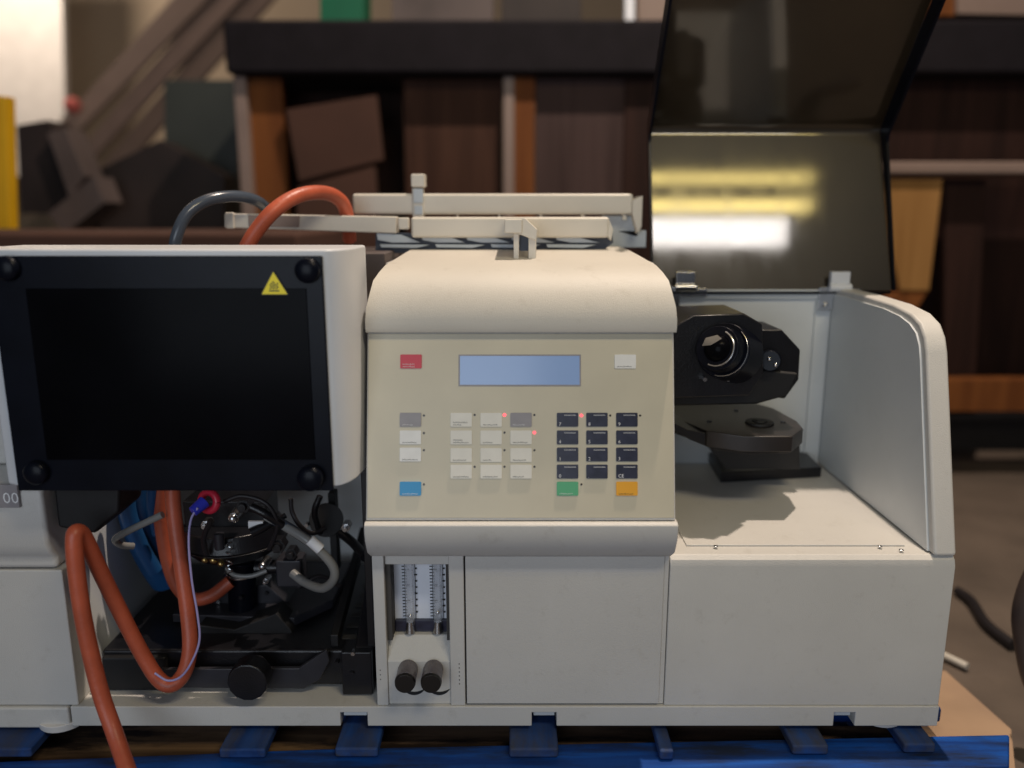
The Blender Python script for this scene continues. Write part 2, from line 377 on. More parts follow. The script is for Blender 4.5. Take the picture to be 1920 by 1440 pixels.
def legend(mb, xa, la, xb, lb, kind, hi):
    def stroke(x, l, w_, h_): mb.ext([Vector((x+dx, A0.y, A0.z))+up*(l+dl)+nrm*(hi-.0002) for dx, dl in ((0, 0), (w_, 0), (w_, h_), (0, h_))], nrm*.0004)
    W = xb-xa
    if kind.startswith('='):
        mt = Matrix.Translation(Vector((xa+W*.09, A0.y, A0.z))+up*(la+.0011)+nrm*(hi+.0002)) @ RK.to_4x4()
        mb.text(kind[1:], mt, .0052)
        x = xa+W*.35
        while x < xb-W*.12:
            stroke(x, lb-.0032, .0004, .0013); stroke(x, lb-.0032, .0009, .0004); x += .0013
    else:
        for row in range(int(kind)):
            x = xa+W*.12; e = xb-W*(.12+.4*random.random())
            while x < e:
                h_ = random.choice((.0010, .0010, .0015)); l = la+.0014+row*.0026
                stroke(x, l, .00035, h_); stroke(x, l+random.choice((0, .0006)), .0009, .00035); x += .00135
def key(u, v, m, kind='1', ink='ink', hw=20, hh=13, hi=.0022):
    mb, xa, la, xb, lb = plate(u-hw, v-hh, u+hw, v+hh, .0009, hi, corner=.0011)
    mb.cur = 1; legend(mb, xa, la, xb, lb, kind, hi)
    o = pt('button', mb, [m, ink], 0, cp); return o
def led(u, v, on=False):
    c = KP(u, v); pt('indicator_light', MB().cyl(c+nrm*.0006, c+nrm*.0016, .0021 if on else .0014, .0013 if on else .0011, 12), 'led_on' if on else 'led_off', 0, cp)
key(771, 678, 'key_red', '2', 'whiteink'); key(1172, 678, 'key_pale', '1')
for v, m in ((787, 'key_grey'), (820, 'key_pale'), (852, 'key_pale'), (916, 'key_blue')):
    key(770, v, m, '1', 'ink' if m == 'key_pale' else 'whiteink'); led(795, v-8)
for r, v in enumerate((787, 820, 853, 884)):
    for c, u in enumerate((865, 921, 977)):
        m = 'key_grey' if (r, c) == (0, 2) else 'key_white'
        key(u, v, m, '2' if c == 0 and r < 2 else '1', 'whiteink' if m == 'key_grey' else 'ink')
        if not (c == 0 and r in (1, 2)):
            led(u+25, v-9, (r, c) in ((0, 1), (1, 2)))
for r, v in enumerate((787, 820, 852, 884)):
    for c, u in enumerate((1064, 1119, 1175)):
        key(u, v, 'key_dark', '='+(('7', '8', '9'), ('4', '5', '6'), ('1', '2', '3'), ('0', '.', 'CE'))[r][c], 'whiteink')
led(1090, 779, True); led(1144, 779); led(1200, 779)
key(1064, 916, 'key_green', '1', 'whiteink'); led(1090, 908); key(1175, 916, 'key_orange', '1')
mb, *_ = plate(862, 667, 1087, 722, .0009, .0013); pt('display', mb, 'lcd', 0, cp)
fr = MB()
for a in ((860, 665, 1089, 667.5), (860, 721.5, 1089, 724), (860, 667.5, 862.5, 721.5), (1086.5, 667.5, 1089, 721.5)): plate(*a, .0008, .0017, fr)
pt('display_bezel', fr, 'key_grey', 0, cp)
# cream hood above
prof = [(.040, .4705, 0), (.018, .4705, 0), (.0165, .474, 0), (.017, .484, 0), (.021, .498, .001), (.030, .513, .004), (.042, .525, .006), (.058, .533, .010), (.08, .5395, .014), (.155, .545, .019), (.25, .549, .021), (.385, .551, .021)]
hd = MB(); vs = []; n = len(prof)
for y, z, i in prof: vs += [(X0+i, y, z), (X1-i, y, z), (X0, y+(.004 if i else 0), .4705), (X1, y+(.004 if i else 0), .4705)]
fs = []
for k in range(n-1):
    a, b = 4*k, 4*(k+1); fs.append((a, b, b+1, a+1)); 
    if k > 0: fs.append((a+2, b+2, b, a)); fs.append((a+1, b+1, b+3, a+3))
e = 4*(n-1); fs.append((e, e+2, e+3, e+1)); hd.add(vs, fs)
pt('hood', hd, 'hood', 0)
pt('top_cover', MB().box((X0, .17, .47), (X1, .385, .537)), 'case', .002)
pt('rear_deck', MB().box((-.52, .19, .30), (X0-.003, .385, .548)), 'junk2', .002)

# --- right module: optics bay
FLR = .215
pt('front_panel', profile(X1+.0006, XR, [(0, .026), (0, .203), (.0025, .2105), (.008, FLR), (.35, FLR), (.35, .026)]), 'case', .0015)
pt('bay_plate', MB().box((.205, .03, FLR), (.462, .335, FLR+.0022)), 'case', .0008)
for u, v in ((1342, 1025), (1650, 1025), (1690, 1032)):
    p = PZ(u, v, FLR+.0022); pt('screw', MB().cyl(p, p+Vector((0, 0, .0015)), .003, .0024, 14), 'steel')
pt('bay_back_wall', MB().box((X1+.001, .35, .026), (XR-.027, .385, .487)), 'inner', .001)
pt('back_wall_strip', MB().box((.455, .3465, FLR), (.458, .35, .48)).box((X1+.002, .344, .474), (.47, .35, .487)), 'inner', .0008)
wall = [(.0, .2155), (.066, .440), (.074, .457), (.088, .471), (.112, .480), (.16, .486), (.25, .489), (.386, .489), (.386, .2155)]
pt('side_wall', MB().ext([(XR-.026, y, z) for y, z in wall], (.026, 0, 0)), 'case', .004, seg=3)
pt('inner_liner', MB().ext([(XR-.0285, y, z) for y, z in ((.012, .2175), (.074, .430), (.080, .446), (.090, .459), (.108, .468), (.135, .474), (.18, .478), (.345, .481), (.345, .2175))], (.003, 0, 0)), 'inner', 0)

# lens turret and mirror mounts
def oct_(u0, v0, u1, v1, Y, th, cut=.3, name='mirror_mount', m='blackmet', parent=None):
    a, b = P(u0, v1, Y), P(u1, v0, Y); w_, h_ = b.x-a.x, b.z-a.z; c = min(w_, h_)*cut
    q = [(a.x+c, a.z), (b.x-c, a.z), (b.x, a.z+c), (b.x, b.z-c), (b.x-c, b.z), (a.x+c, b.z), (a.x, b.z-c), (a.x, a.z+c)]
    return pt(name, MB().ext([(x, Y, z) for x, z in q], (0, th, 0)), m, .0015, parent)
YO = .125
lt = pt('lens_turret', MB().ext([P(u, v, YO) for u, v in ((1240, 640), (1268, 610), (1300, 591), (1396, 588), (1430, 608), (1432, 700), (1405, 742), (1240, 748))], (0, .10, 0)), 'blackmet', .002)
c0 = P(1368, 662, YO); ax = Vector((-.80, -1, .38)).normalized()
pt('lens_barrel', MB().cyl(c0-ax*.02, c0+ax*.022, .036, .034, 40).cyl(c0+ax*.022, c0+ax*.040, .029, .027, 40), 'black', .0015, lt)
c1 = c0+ax*.040
pt('lens_ring_glint', MB().ring(c1+ax*.0005, ax, .0215, .0014, 40, 10, -1.9, 1.2), 'steel', 0, lt)  # only the bright arcs of the rings are built, glint put into the shape
pt('lens_ring_glint', MB().ring(c0+ax*.0225, ax, .0315, .0006, 40, 10, -1.7, .9), 'steel', 0, lt)
pt('lens', MB().ball(c1-ax*.006, .018, (1, 1, 1), 24), 'blackwin', 0, lt)
qx = ax.to_track_quat('Z', 'Y')
pt('lens_mirror', MB().ext([c1+ax*.0125+qx @ Vector((x, z, 0)) for x, z in ((-.013, -.001), (-.002, .001), (.010, .010), (.004, .014), (-.010, .009))], ax*.001), 'steel', 0, lt)
for u, v in ((1376, 698), (1366, 712), (1322, 712)):
    p = P(u, v, YO-.012); pt('screw', MB().cyl(p+Vector((0, .012, 0)), p, .0032, .0026, 12), 'steel', 0, lt)
pt('turret_shroud', MB().ext([P(u, v, YO+.03) for u, v in ((1240, 725), (1240, 762), (1420, 758), (1478, 742), (1498, 700), (1400, 690))], (0, .08, 0)), 'blackmatte', .003, lt)
mm = pt('mirror_mount', MB().ext([P(u, v, YO+.04) for u, v in ((1415, 618), (1466, 618), (1501, 656), (1498, 712), (1472, 748), (1415, 740))], (0, .08, 0)), 'blackmet', .002)
p = P(1448, 678, YO+.04)
pt('screw', MB().cyl(p+Vector((0, .01, 0)), p+Vector((-.010, -.022, .005)), .015, .013, 24), 'black', .001, mm)
for du, dv in ((-10, -5), (4, 8)):
    q = p+Vector((du*.0006-.006, -.024, .005-dv*.0006)); pt('adjusting_screw', MB().ball(q, .0027), 'chrome', 0, mm)
zp = .324
lm = pt('lower_mount', MB().ext([PZ(u, v, zp) for u, v in ((1240, 754), (1395, 750), (1450, 765), (1494, 789), (1506, 803), (1486, 818), (1396, 818), (1325, 808), (1288, 793), (1240, 776))], (0, 0, -.021)), 'platemet', .0015)
pt('mount_underside', MB().ext([P(u, v, YO+.022) for u, v in ((1240, 782), (1290, 806), (1400, 826), (1492, 826), (1480, 850), (1400, 852), (1335, 842), (1292, 824), (1240, 792))], (0, .12, 0)), 'blackmet', .001, lm)
pt('mount_face', MB().box(PZ(1398, 819, zp-.002)+Vector((0, -.001, 0)), PZ(1482, 819, zp-.019)*0+Vector((PZ(1482, 819, zp).x, PZ(1482, 819, zp).y+.003, zp-.019))), 'darkgrey', .0006, lm)
k_ = PZ(1424, 794, zp)
pt('mount_knob', MB().cyl(k_, k_+Vector((0, 0, .003)), .019, .018, 24).cyl(k_+Vector((0, 0, .003)), k_+Vector((0, 0, .005)), .010, .009, 20), 'blackmatte', .0006, lm)
for u, v in ((1330, 790), (1380, 770), (1468, 792)):
    k_ = PZ(u, v, zp); pt('screw', MB().cyl(k_, k_+Vector((0, 0, .0015)), .0035, .003, 12), 'darkgrey', 0, lm)
pt('mount_stem', MB().ext([P(u, v, YO+.09) for u, v in ((1318, 825), (1500, 825), (1500, 880), (1362, 880))], (0, .06, 0)), 'blackmatte', .001, lm)
pz = FLR+.018
pt('mount_base', MB().ext([PZ(u, v, pz) for u, v in ((1352, 886), (1541, 876), (1492, 828), (1320, 834))], (0, 0, -.0155)), 'blackmet', .0015)
pt('bay_knob', MB().cyl((.184, .16, .262), (.196, .16, .262), .006), 'blackmatte', .001)

# --- raised smoked lid with its hinges
hy, hz = .345, .497
lw0, lw1 = P(1238, 530, hy).x, P(1680, 540, hy).x
ky, kz = .435, .722           # the bend
t1, t2 = Vector((0, ky-hy, kz-hz)).normalized(), Vector((0, -.62, .78)).normalized()
lid = MB(); th = .004
kx0, kx1 = P(1214, 258, ky).x, P(1642, 258, ky).x
lx0, lx1 = (lw0+kx0)/2-.004, (lw1+kx1)/2
bend = []
for k in range(7):
    a = k/6; d_ = (t1*(1-a)+t2*a).normalized(); bend.append(d_)
path = [Vector((0, hy, hz-.012)), Vector((0, ky, kz))-t1*.008]
p_ = path[-1].copy()
for d_ in bend: p_ = p_+d_*.0028; path.append(p_.copy())
path.append(path[-1]+t2*.245)
outer = [q+Vector((0, .004, .0018)) for q in path]
ring_ = path+outer[::-1]
ld = pt('smoked_lid', MB().ext([(lx0, q.y, q.z) for q in ring_], (lx1-lx0, 0, 0)), 'smoke', .001)
# side flanges of the lid
def flange(x):
    pts = [Vector((x, q.y, q.z)) for q in path]; inner = []
    for i, q in enumerate(path):
        w_ = .004+.028*min(1, (i/2)) if i < 2 else .028
        nn = Vector((0, -1, .25)) if i < 2 else Vector((0, -.9, -.5)); inner.append(Vector((x, q.y, q.z))+nn.normalized()*w_)
    return MB().ext(pts+inner[::-1], (.004 if x > .3 else -.004, 0, 0))
pt('lid_flange', flange(lx1), 'black', 0, ld); pt('lid_flange', flange(lx0), 'black', 0, ld)
pt('bottom_edge', MB().box((lx0+.006, hy-.006, hz-.0165), (lx1-.004, hy+.004, hz-.0125)), 'black', .0008, ld)
for u in (1285, 1575):
    x = P(u, 530, hy-.01).x
    h = pt('hinge', MB().box((x-.014, hy-.012, hz-.002), (x+.014, hy-.002, hz+.017)).cyl((x-.016, hy-.012, hz-.006), (x+.016, hy-.012, hz-.006), .006), 'steel' if u < 1300 else 'door', .001)
    pt('hinge_leaf', MB().box((x-.028, hy-.006, hz-.040), (x-.006, hy-.0005, hz-.006)).box((x-.006, hy-.006, hz-.020), (x+.034, hy-.0005, hz-.008)), 'steel', .0008, h)
    pt('hinge_screw', MB().ball((x-.018, hy-.008, hz-.032), .004), 'steel', 0, h)

# --- sample door (left) with the black window
DF = -.050
dw = [(-.516, DF), (-.186, DF), (-.1795, DF+.0035), (-.173, DF+.012), (-.168, DF+.027), (-.165, DF+.05), (-.164, .06), (-.548, .06), (-.548, DF+.04), (-.542, DF+.02), (-.532, DF+.006)]
dr = pt('sample_door', MB().ext([(x, y, .3165) for x, y in dw], (0, 0, .247)), 'door', .003)
wp = pt('window_frame', MB().box((-.5165, DF-.005, .314), (-.187, DF, .5570)), 'black', .0012, dr)
a, b = P(52, 862, DF-.006), P(574, 541, DF-.006)
pt('window_pane', MB().box((a.x+.02, DF-.0062, a.z), (b.x, DF-.005, b.z)), 'blackwin', .0004, dr)
def screw(u, v, r, L_=.010):
    c = P(u, v, DF-.005); mb = MB().cyl(c, c+Vector((0, -L_*.5, 0)), r, r, 32).ball(c+Vector((0, -L_*.5, 0)), r*.99, (1, .45, 1), 28)
    pt('thumbscrew', mb, 'black', .0014, dr, seg=3)
screw(578, 507, .0125); screw(585, 893, .0135, .018); screw(16, 503, .0125); screw(72, 884, .0125, .012)
# warning sign
c = P(514, 532, DF-.0064)
def tri(r, y0, y1, dz=0, R3=.0): return [(c.x+r*math.cos(t), y0, c.z+dz-.003+r*math.sin(t)) for t in (math.pi/2, math.pi/2+2.0944, math.pi/2+4.18879)]
sg = MB().ext(tri(.0158, c.y-.0005, 0), (0, .0004, 0)); sg.cur = 1; sg.ext(tri(.0146, c.y-.0007, 0), (0, .0001, 0))
sg.cur = 0; sg.ext(tri(.0122, c.y-.0009, 0), (0, .0001, 0)) if False else None
sg.cur = 1
sg.cur = 0; sg.box((c.x-.005, c.y-.0010, c.z-.0075), (c.x+.005, c.y-.0008, c.z-.0063))
for k in (-1, 0, 1):
    for j in range(5):
        x = c.x+k*.0030+(.0007 if j % 2 else -.0007); sg.box((x-.0006, c.y-.0010, c.z-.0055+j*.0016), (x+.0006, c.y-.0008, c.z-.0038+j*.0016)) if not (abs(k) and j == 4) else None
pt('warning_sign', sg, ['ink', 'yellow'], 0, dr)

# --- left end module
lm_ = pt('left_panel', MB().box((-.80, 0, .026), (XL, .385, .199)), 'case', .002)
pt('left_base', MB().box((-.80, -.004, -.002), (-.526, .385, .0255)), 'case', .003)
lf = [(0, .2005), (0, .214), (-.006, .222), (-.012, .235), (-.013, .295), (-.010, .303), (.0, .308), (.385, .308), (.385, .2005)]
pt('left_fascia', profile(-.80, XL-.004, lf), 'case', .006, seg=3)
pt('left_upper', MB().box((-.80, .05, .309), (-.556, .385, .54)), 'case', .004)
np_ = pt('name_plate', MB().box((-.70, -.0175, .281), (P(34, 920, -.016).x, -.0132, .3075)), 'key_grey', .0006)
mt = Matrix.Translation((P(4, 930, -.018).x, -.0178, .2865)) @ Matrix.Rotation(math.pi/2, 4, 'X')
pt('lettering', MB().text('00', mt, .018), 'whiteink', 0, np_)

# --- sample compartment interior
pt('compartment_wall', MB().box((XL, .30, .026), (X0, .33, .34)).box((XL, .03, .027), (XL+.004, .30, .31)).box((X0-.004, .03, .027), (X0-.0005, .30, .25)), 'inner', .0005)
# burner assembly
TR = .078
ba = pt('burner_base', MB().box((-.500, .035, .030), (-.19, .285, TR)), 'blackmet', .004)
pt('base_side', MB().box((-.498, .028, .027), (-.42, .06, .072)), 'blackmatte', .003, ba)
pt('slide_plate', MB().ext([(x, y, TR+.001) for x, y in ((-.44, .10), (-.28, .09), (-.24, .14), (-.24, .26), (-.42, .27))], (0, 0, .012)), 'darkgrey', .0015, ba)
pt('guard', MB().ext([P(u, v, .022) for u, v in ((300, 1255), (560, 1253), (612, 1218), (618, 1240), (600, 1275), (570, 1292), (300, 1290))], (0, .006, 0)), 'darkgrey', .0015, ba)
kc = P(464, 1279, -.01); km = MB().cyl((kc.x, .03, kc.z), (kc.x, .0, kc.z), .012).cyl((kc.x, .012, kc.z), (kc.x, -.012, kc.z), .0235, .0235, 14)
pt('height_knob', km, 'blackmet', .002, ba)
pt('pedestal', MB().ext([P(u, v, .13) for u, v in ((375, 1140), (395, 1105), (500, 1096), (548, 1138), (540, 1180), (500, 1190), (385, 1185))], (0, .06, 0)), 'darkgrey', .002, ba)
pt('front_block', MB().ext([P(u, v, .075) for u, v in ((372, 1172), (440, 1180), (518, 1150), (545, 1180), (560, 1215), (372, 1222))], (0, .035, 0)), 'blackmatte', .002, ba)
a, b = P(453, 1050, .12), P(455, 1160, .12); pt('post', MB().cyl(a, b, .0175, .0175, 32), 'black', .001, ba)
pt('collar', MB().ring(P(453, 1073, .12), (0, 0, 1), .019, .0028), 'steel', 0, ba)
a = P(440, 1005, .12); pt('burner_head', MB().cyl(a-Vector((0, 0, .018)), a, .050, .068, 40).cyl(a, a+Vector((0, 0, .022)), .066, .060, 40).box((a.x-.055, a.y-.02, a.z+.02), (a.x+.05, a.y+.03, a.z+.055)), 'blackmet', .002, ba)
pt('head_knob', MB().cyl(P(410, 1000, .045), P(410, 1000, .045)-Vector((0, 0, .020)), .006, .006, 16), 'darkgrey', .001, ba)
for u, v, m_, r in ((437, 972, 'steel', .008), (400, 1050, 'brass', .006), (414, 1057, 'brass', .005), (384, 1050, 'brass', .005), (492, 1062, 'steel', .006)):
    p = P(u, v, .06); pt('fitting', MB().cyl(p+Vector((0, .02, 0)), p, r, r*.8, 16).ball(p, r*.75), m_, .0005, ba)
pt('small_label', MB().box(P(466, 992, .045), P(494, 976, .048)), 'whiteink', 0, ba)
pt('arm', MB().tube([P(480, 1065, .10), P(530, 1062, .10), P(560, 1070, .12)], .009, smooth=False), 'blackmet', 0, ba)
p = P(545, 1070, .10); pt('clamp', MB().box((p.x-.016, p.y-.01, p.z-.018), (p.x+.016, p.y+.02, p.z+.018)), 'darkgrey', .002, ba)
pt('column', MB().box(P(614, 925, .15), P(640, 1060, .17)).cyl(P(612, 975, .13), P(612, 975, .16), .022), 'blackmatte', .001, ba)
pt('lever', MB().tube([P(640, 1000, .12), P(662, 1018, .10), P(685, 1045, .06)], .006), 'blackmet', 0, ba)
pt('side_rail', MB().ext([(-.19, .20, .135), (-.19, .02, .030), (-.19, .028, .085), (-.19, .20, .18)], (.022, 0, 0)).box((-.205, .018, .028), (-.168, .05, .085)), 'blackmet', .002, ba)
pt('side_rail', MB().ext([(-.222, .25, .130), (-.222, .04, .079), (-.222, .04, .095), (-.222, .25, .15)], (.010, 0, 0)), 'blackmatte', .0015, ba)
pt('upright', MB().box((-.1745, .03, .085), (-.166, .09, .315)), 'blackmet', .001, ba)
pt('motor_block', MB().ext([P(u, v, .0) for u, v in ((98, 905), (225, 905), (222, 962), (176, 1002), (108, 990))], (0, .06, 0)), 'blackmatte', .004, ba)
pt('spray_chamber', MB().tube([P(258, 900, .13), P(264, 960, .13), P(280, 1010, .14), P(300, 1050, .15), P(320, 1080, .16)], .027, 24), 'blue', 0, ba)
a = P(392, 940, .02); pt('red_cap', MB().ring(a, (-.3, -1, .2), .0105, .0045, 28, 12), 'red', 0, ba)
a = P(371, 950, .005); pt('blue_connector', MB().cyl(a+Vector((.006, .006, .004)), a+Vector((-.004, -.006, -.004)), .0075, .006, 14), 'bluecap', .0008, ba)
for (pts_, r, m_) in (([(305, 965, .03), (262, 985, .03), (232, 1000, .03), (216, 1012, .04), (228, 1022, .05), (250, 1024, .06)], .0042, 'greytube'),
    ([(500, 968, .05), (540, 990, .04), (585, 1020, .03), (622, 1058, .03), (626, 1085, .03), (605, 1103, .04), (572, 1092, .06), (548, 1074, .07)], .0055, 'greytube'),
    ([(516, 975, .045), (550, 995, .04), (585, 1018, .035)], .0062, 'cleartube'),
    ([(545, 935, .06), (548, 960, .06), (562, 985, .06), (585, 1000, .07), (610, 990, .08)], .0028, 'cable'),
    ([(425, 1065, .09), (440, 1078, .085), (470, 1080, .085), (500, 1070, .09)], .003, 'greytube'),
    ([(470, 950, .03), (500, 965, .03), (530, 985, .04)], .005, 'blackmet')):
    pt('tubing', MB().tube([P(*q) for q in pts_], r), m_, 0, ba)
p = P(591, 1021, .026); pt('tube_tag', MB().cyl(p-Vector((.006, 0, -.006)), p+Vector((.006, 0, -.006)), .0064, .0064, 18), 'whiteink', 0, ba)

for u, v, Y in ((388, 1112, .128), (530, 1140, .128), (538, 1170, .128), (410, 1128, .128), (500, 1112, .128), (632, 1243, .018), (660, 1262, .016), (662, 1225, .018), (452, 1120, .10), (575, 985, .128), (600, 1000, .128)):
    p = P(u, v, Y); pt('bolt', MB().cyl(p+Vector((0, .006, 0)), p+Vector((0, -.002, 0)), .0032, .0026, 6), 'steel' if u % 4 else 'blackmet', 0, ba)
for k in range(7):
    y = .06+k*.028; pt('rail_slot', MB().box((-.212, y, TR+.0003), (-.194, y+.010, TR+.0012)), 'seam', 0, ba)
pt('spring', MB().tube([P(430+6*math.cos(t)*1.0, 1015+t*2.2, .055+.004*math.sin(t)) for t in [i*.5 for i in range(60)]], .0008, 6, False), 'steel', 0, ba)
for pts_, r_, m_ in (([(238, 905, .09), (240, 960, .09), (262, 1020, .10), (290, 1070, .11)], .010, 'blue'), ([(285, 905, .08), (284, 950, .085), (294, 1000, .10)], .006, 'blue'),
    ([(420, 940, .03), (455, 930, .03), (500, 945, .03), (520, 985, .035), (505, 1030, .05)], .0026, 'cable'), ([(395, 975, .03), (382, 1010, .04), (388, 1040, .05)], .0032, 'cable'),
    ([(600, 930, .10), (590, 960, .10), (600, 1000, .11)], .004, 'blackmet'), ([(560, 1100, .12), (600, 1080, .12), (640, 1100, .10)], .003, 'cable')):
    pt('tubing', MB().tube([P(*q) for q in pts_], r_), m_, 0, ba)
for u, v, Y, r_, m_ in ((385, 985, .05, .006, 'steel'), (455, 950, .05, .009, 'blackmet'), (520, 1025, .06, .010, 'blackmet'), (425, 1095, .115, .004, 'steel'), (498, 1090, .115, .004, 'steel'), (545, 1040, .09, .008, 'blackmet'), (648, 990, .10, .006, 'steel')):
    p = P(u, v, Y); pt('fitting', MB().cyl(p+Vector((0, .015, 0)), p, r_, r_, 6).cyl(p, p+Vector((0, -.006, 0)), r_*.6, r_*.55, 14), m_, .0005, ba)
pt('nebulizer', MB().cyl(P(470, 1000, .04), P(520, 975, .055), .0065, .005, 18).cyl(P(520, 975, .055), P(536, 966, .058), .0035, .0035, 12), 'blackmet', .0006, ba)

# ================================================================ HOSES AND WIRES
def hose(name, pts_, r, m_, label, cat, group=None):
    return tag(MB().tube([P(*q) for q in pts_], r, 18, step=10).build(name, m_), label, cat, group)
hose('rubber_hose', [(322, 890, .05), (326, 960, .045), (338, 1050, .035), (352, 1150, .02), (356, 1215, .008), (345, 1262, 0), (322, 1284, -.004), (296, 1272, -.004), (262, 1218, -.004), (222, 1140, -.010), (185, 1065, -.022), (160, 1012, -.035), (146, 997, -.045), (139, 1010, -.052), (143, 1070, -.055), (158, 1170, -.058), (186, 1290, -.062), (215, 1375, -.075), (248, 1470, -.11)], .0088, 'hose',
     'long orange rubber hose looping out of the instrument and down over the pallet', 'hose', 'orange rubber hoses')
hose('rubber_hose', [(300, 900, .09), (300, 960, .09), (312, 1040, .09), (330, 1095, .09), (358, 1122, .09), (395, 1118, .09), (432, 1090, .10)], .0085, 'hose',
     'short orange hose curving inward behind the long one, under the black door', 'hose', 'orange rubber hoses')
hose('rubber_hose', [(452, 486, .16), (476, 440, .16), (515, 394, .17), (562, 366, .20), (610, 362, .24), (640, 378, .27), (652, 410, .29), (655, 450, .31)], .0095, 'hose',
     'orange hose arching above the top of the black door', 'hose', 'orange rubber hoses')
hose('tubing', [(326, 480, .17), (332, 440, .17), (352, 400, .18), (390, 375, .20), (440, 368, .23), (480, 376, .26), (505, 395, .30)], .0075, 'cleartube',
     'blue grey plastic tube arching above the black door, left of the orange hose', 'tube')
hose('thin_wire', [(371, 952, -.002), (358, 975, -.004), (354, 1020, -.008), (360, 1090, -.012), (370, 1150, -.015), (374, 1200, -.017), (360, 1240, -.02), (340, 1268, -.02), (315, 1276, -.02), (290, 1262, -.02)], .0013, 'wire',
     'thin lilac wire hanging along the long orange hose', 'wire')

# ================================================================ RAILS LYING ON THE TOP
ra = thing('plastic_rail', (0, .34, .56), 'long cream plastic rail lying at the back of the instrument top, with one upright clip', 'rail', 'cream rails on the instrument')
def bar(u0, v0, u1, v1, Y, th, par, name='beam', m_='rail', bev=.004):
    a = P(u0, v0, Y); b = P(u1, v0, Y); a2 = P(u0, v1, Y); b2 = P(u1, v1, Y)
    return pt(name, MB().ext([(a.x, Y, a.z), (b.x, Y, b.z), (b.x, Y, b2.z), (a.x, Y, a2.z)], (0, th, 0)), m_, bev, par, seg=3)
bar(660, 363, 1188, 402, .33, .03, ra)
pt('end_bracket', MB().ext([P(u, v, .325) for u, v in ((1186, 375), (1206, 366), (1204, 425), (1196, 440), (1186, 402))], (0, .05, 0)), 'rail', .002, ra)
pt('bracket_base', MB().box(P(1130, 432, .35), P(1203, 462, .39)), 'railin', .001, ra)
pt('web', MB().ext([P(u, v, .35) for u, v in ((1128, 404), (1198, 404), (1196, 445), (1150, 433))], (0, .006, 0)), 'railin', .001, ra)
for u in range(700, 1180, 78): pt('rib', MB().box(P(u, 402, .336), P(u+4, 412, .35)), 'rail', 0, ra)
ck = pt('clip', MB().box(P(770, 326, .322), P(800, 352, .345)).box(P(772, 352, .326), P(797, 408, .345)), 'rail', .002, ra)
pt('clip_window', MB().box(P(775, 354, .3235), P(794, 380, .327)).box(P(777, 386, .3235), P(793, 402, .327)), 'railin', .0005, ck)
rb = thing('plastic_rail', (0, .25, .56), 'cream plastic rail with a forked clip, in front of the long rail', 'rail', 'cream rails on the instrument')
bar(770, 407, 1143, 446, .255, .03, rb)
pt('end_cap', MB().ext([P(u, v, .256) for u, v in ((1142, 412), (1150, 430), (1146, 452), (1140, 444))], (0, .05, 0)), 'rail', .001, rb)
zt = .5535
pt('tray_shadow_strip', MB().ext([P(u, v, .272) for u, v in ((704, 436), (1148, 440), (1150, 455), (1118, 480), (704, 474))], (0, .004, 0)), 'traydark', .0005, rb)  # dark strip standing in for the shadow under the rail
for k in range(5):
    u = 706+k*84; w_ = 84
    pt('web_panel', MB().ext([P(a_, b_, .266) for a_, b_ in ((u, 437+k*1.5), (u+w_*.55, 440+k*1.5), (u+w_*.98, 455), (u+w_*.35, 455), (u+2, 450))], (0, .004, 0)), 'railin', .0004, rb)
for k in range(4):
    u = 712+k*104
    pt('web_strip', MB().ext([P(a_, b_, .264) for a_, b_ in ((u, 458), (u+94, 459), (u+70, 465), (u+3, 464))], (0, .004, 0)), 'railin', .0004, rb)
YK = .135
ck = pt('forked_clip', MB().ext([P(u, v, YK) for u, v in ((946, 411), (950, 408), (984, 408), (1008, 430), (1006, 452), (978, 441), (946, 434))], (0, .13, 0)), 'rail', .003, rb, seg=3)
pt('clip_cap', MB().box(P(946, 411, YK-.004), P(979, 437, YK+.002)), 'rail', .0015, ck)
pt('prong', MB().box(P(963, 438, YK+.006), P(973, 488, YK+.014)), 'rail', .001, ck); pt('prong', MB().box(P(991, 444, YK+.006), P(1005, 491, YK+.014)), 'rail', .001, ck)
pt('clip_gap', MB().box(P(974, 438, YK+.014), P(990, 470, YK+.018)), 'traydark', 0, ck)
rc = thing('plastic_rail', (-.3, .25, .56), 'shorter taped cream plastic rail sticking out to the left behind the orange hose', 'rail', 'cream rails on the instrument')
a = P(420, 400, .262); b = P(744, 406, .262); a2 = P(420, 427, .262); b2 = P(744, 438, .262)
pt('beam', MB().ext([a, b, b2, a2], (0, .022, 0)), 'rail', .002, rc)
pt('tape', MB().ext([P(u, v, .2605) for u, v in ((465, 403), (562, 405), (560, 426), (466, 425))], (0, .001, 0)), 'pale', 0, rc); pt('end_piece', MB().box(P(746, 408, .258), P(769, 430, .27)), 'rail', .002, rc)
pt('end_piece', MB().box(P(421, 398, .258), P(443, 429, .266)), 'rail', .002, rc)

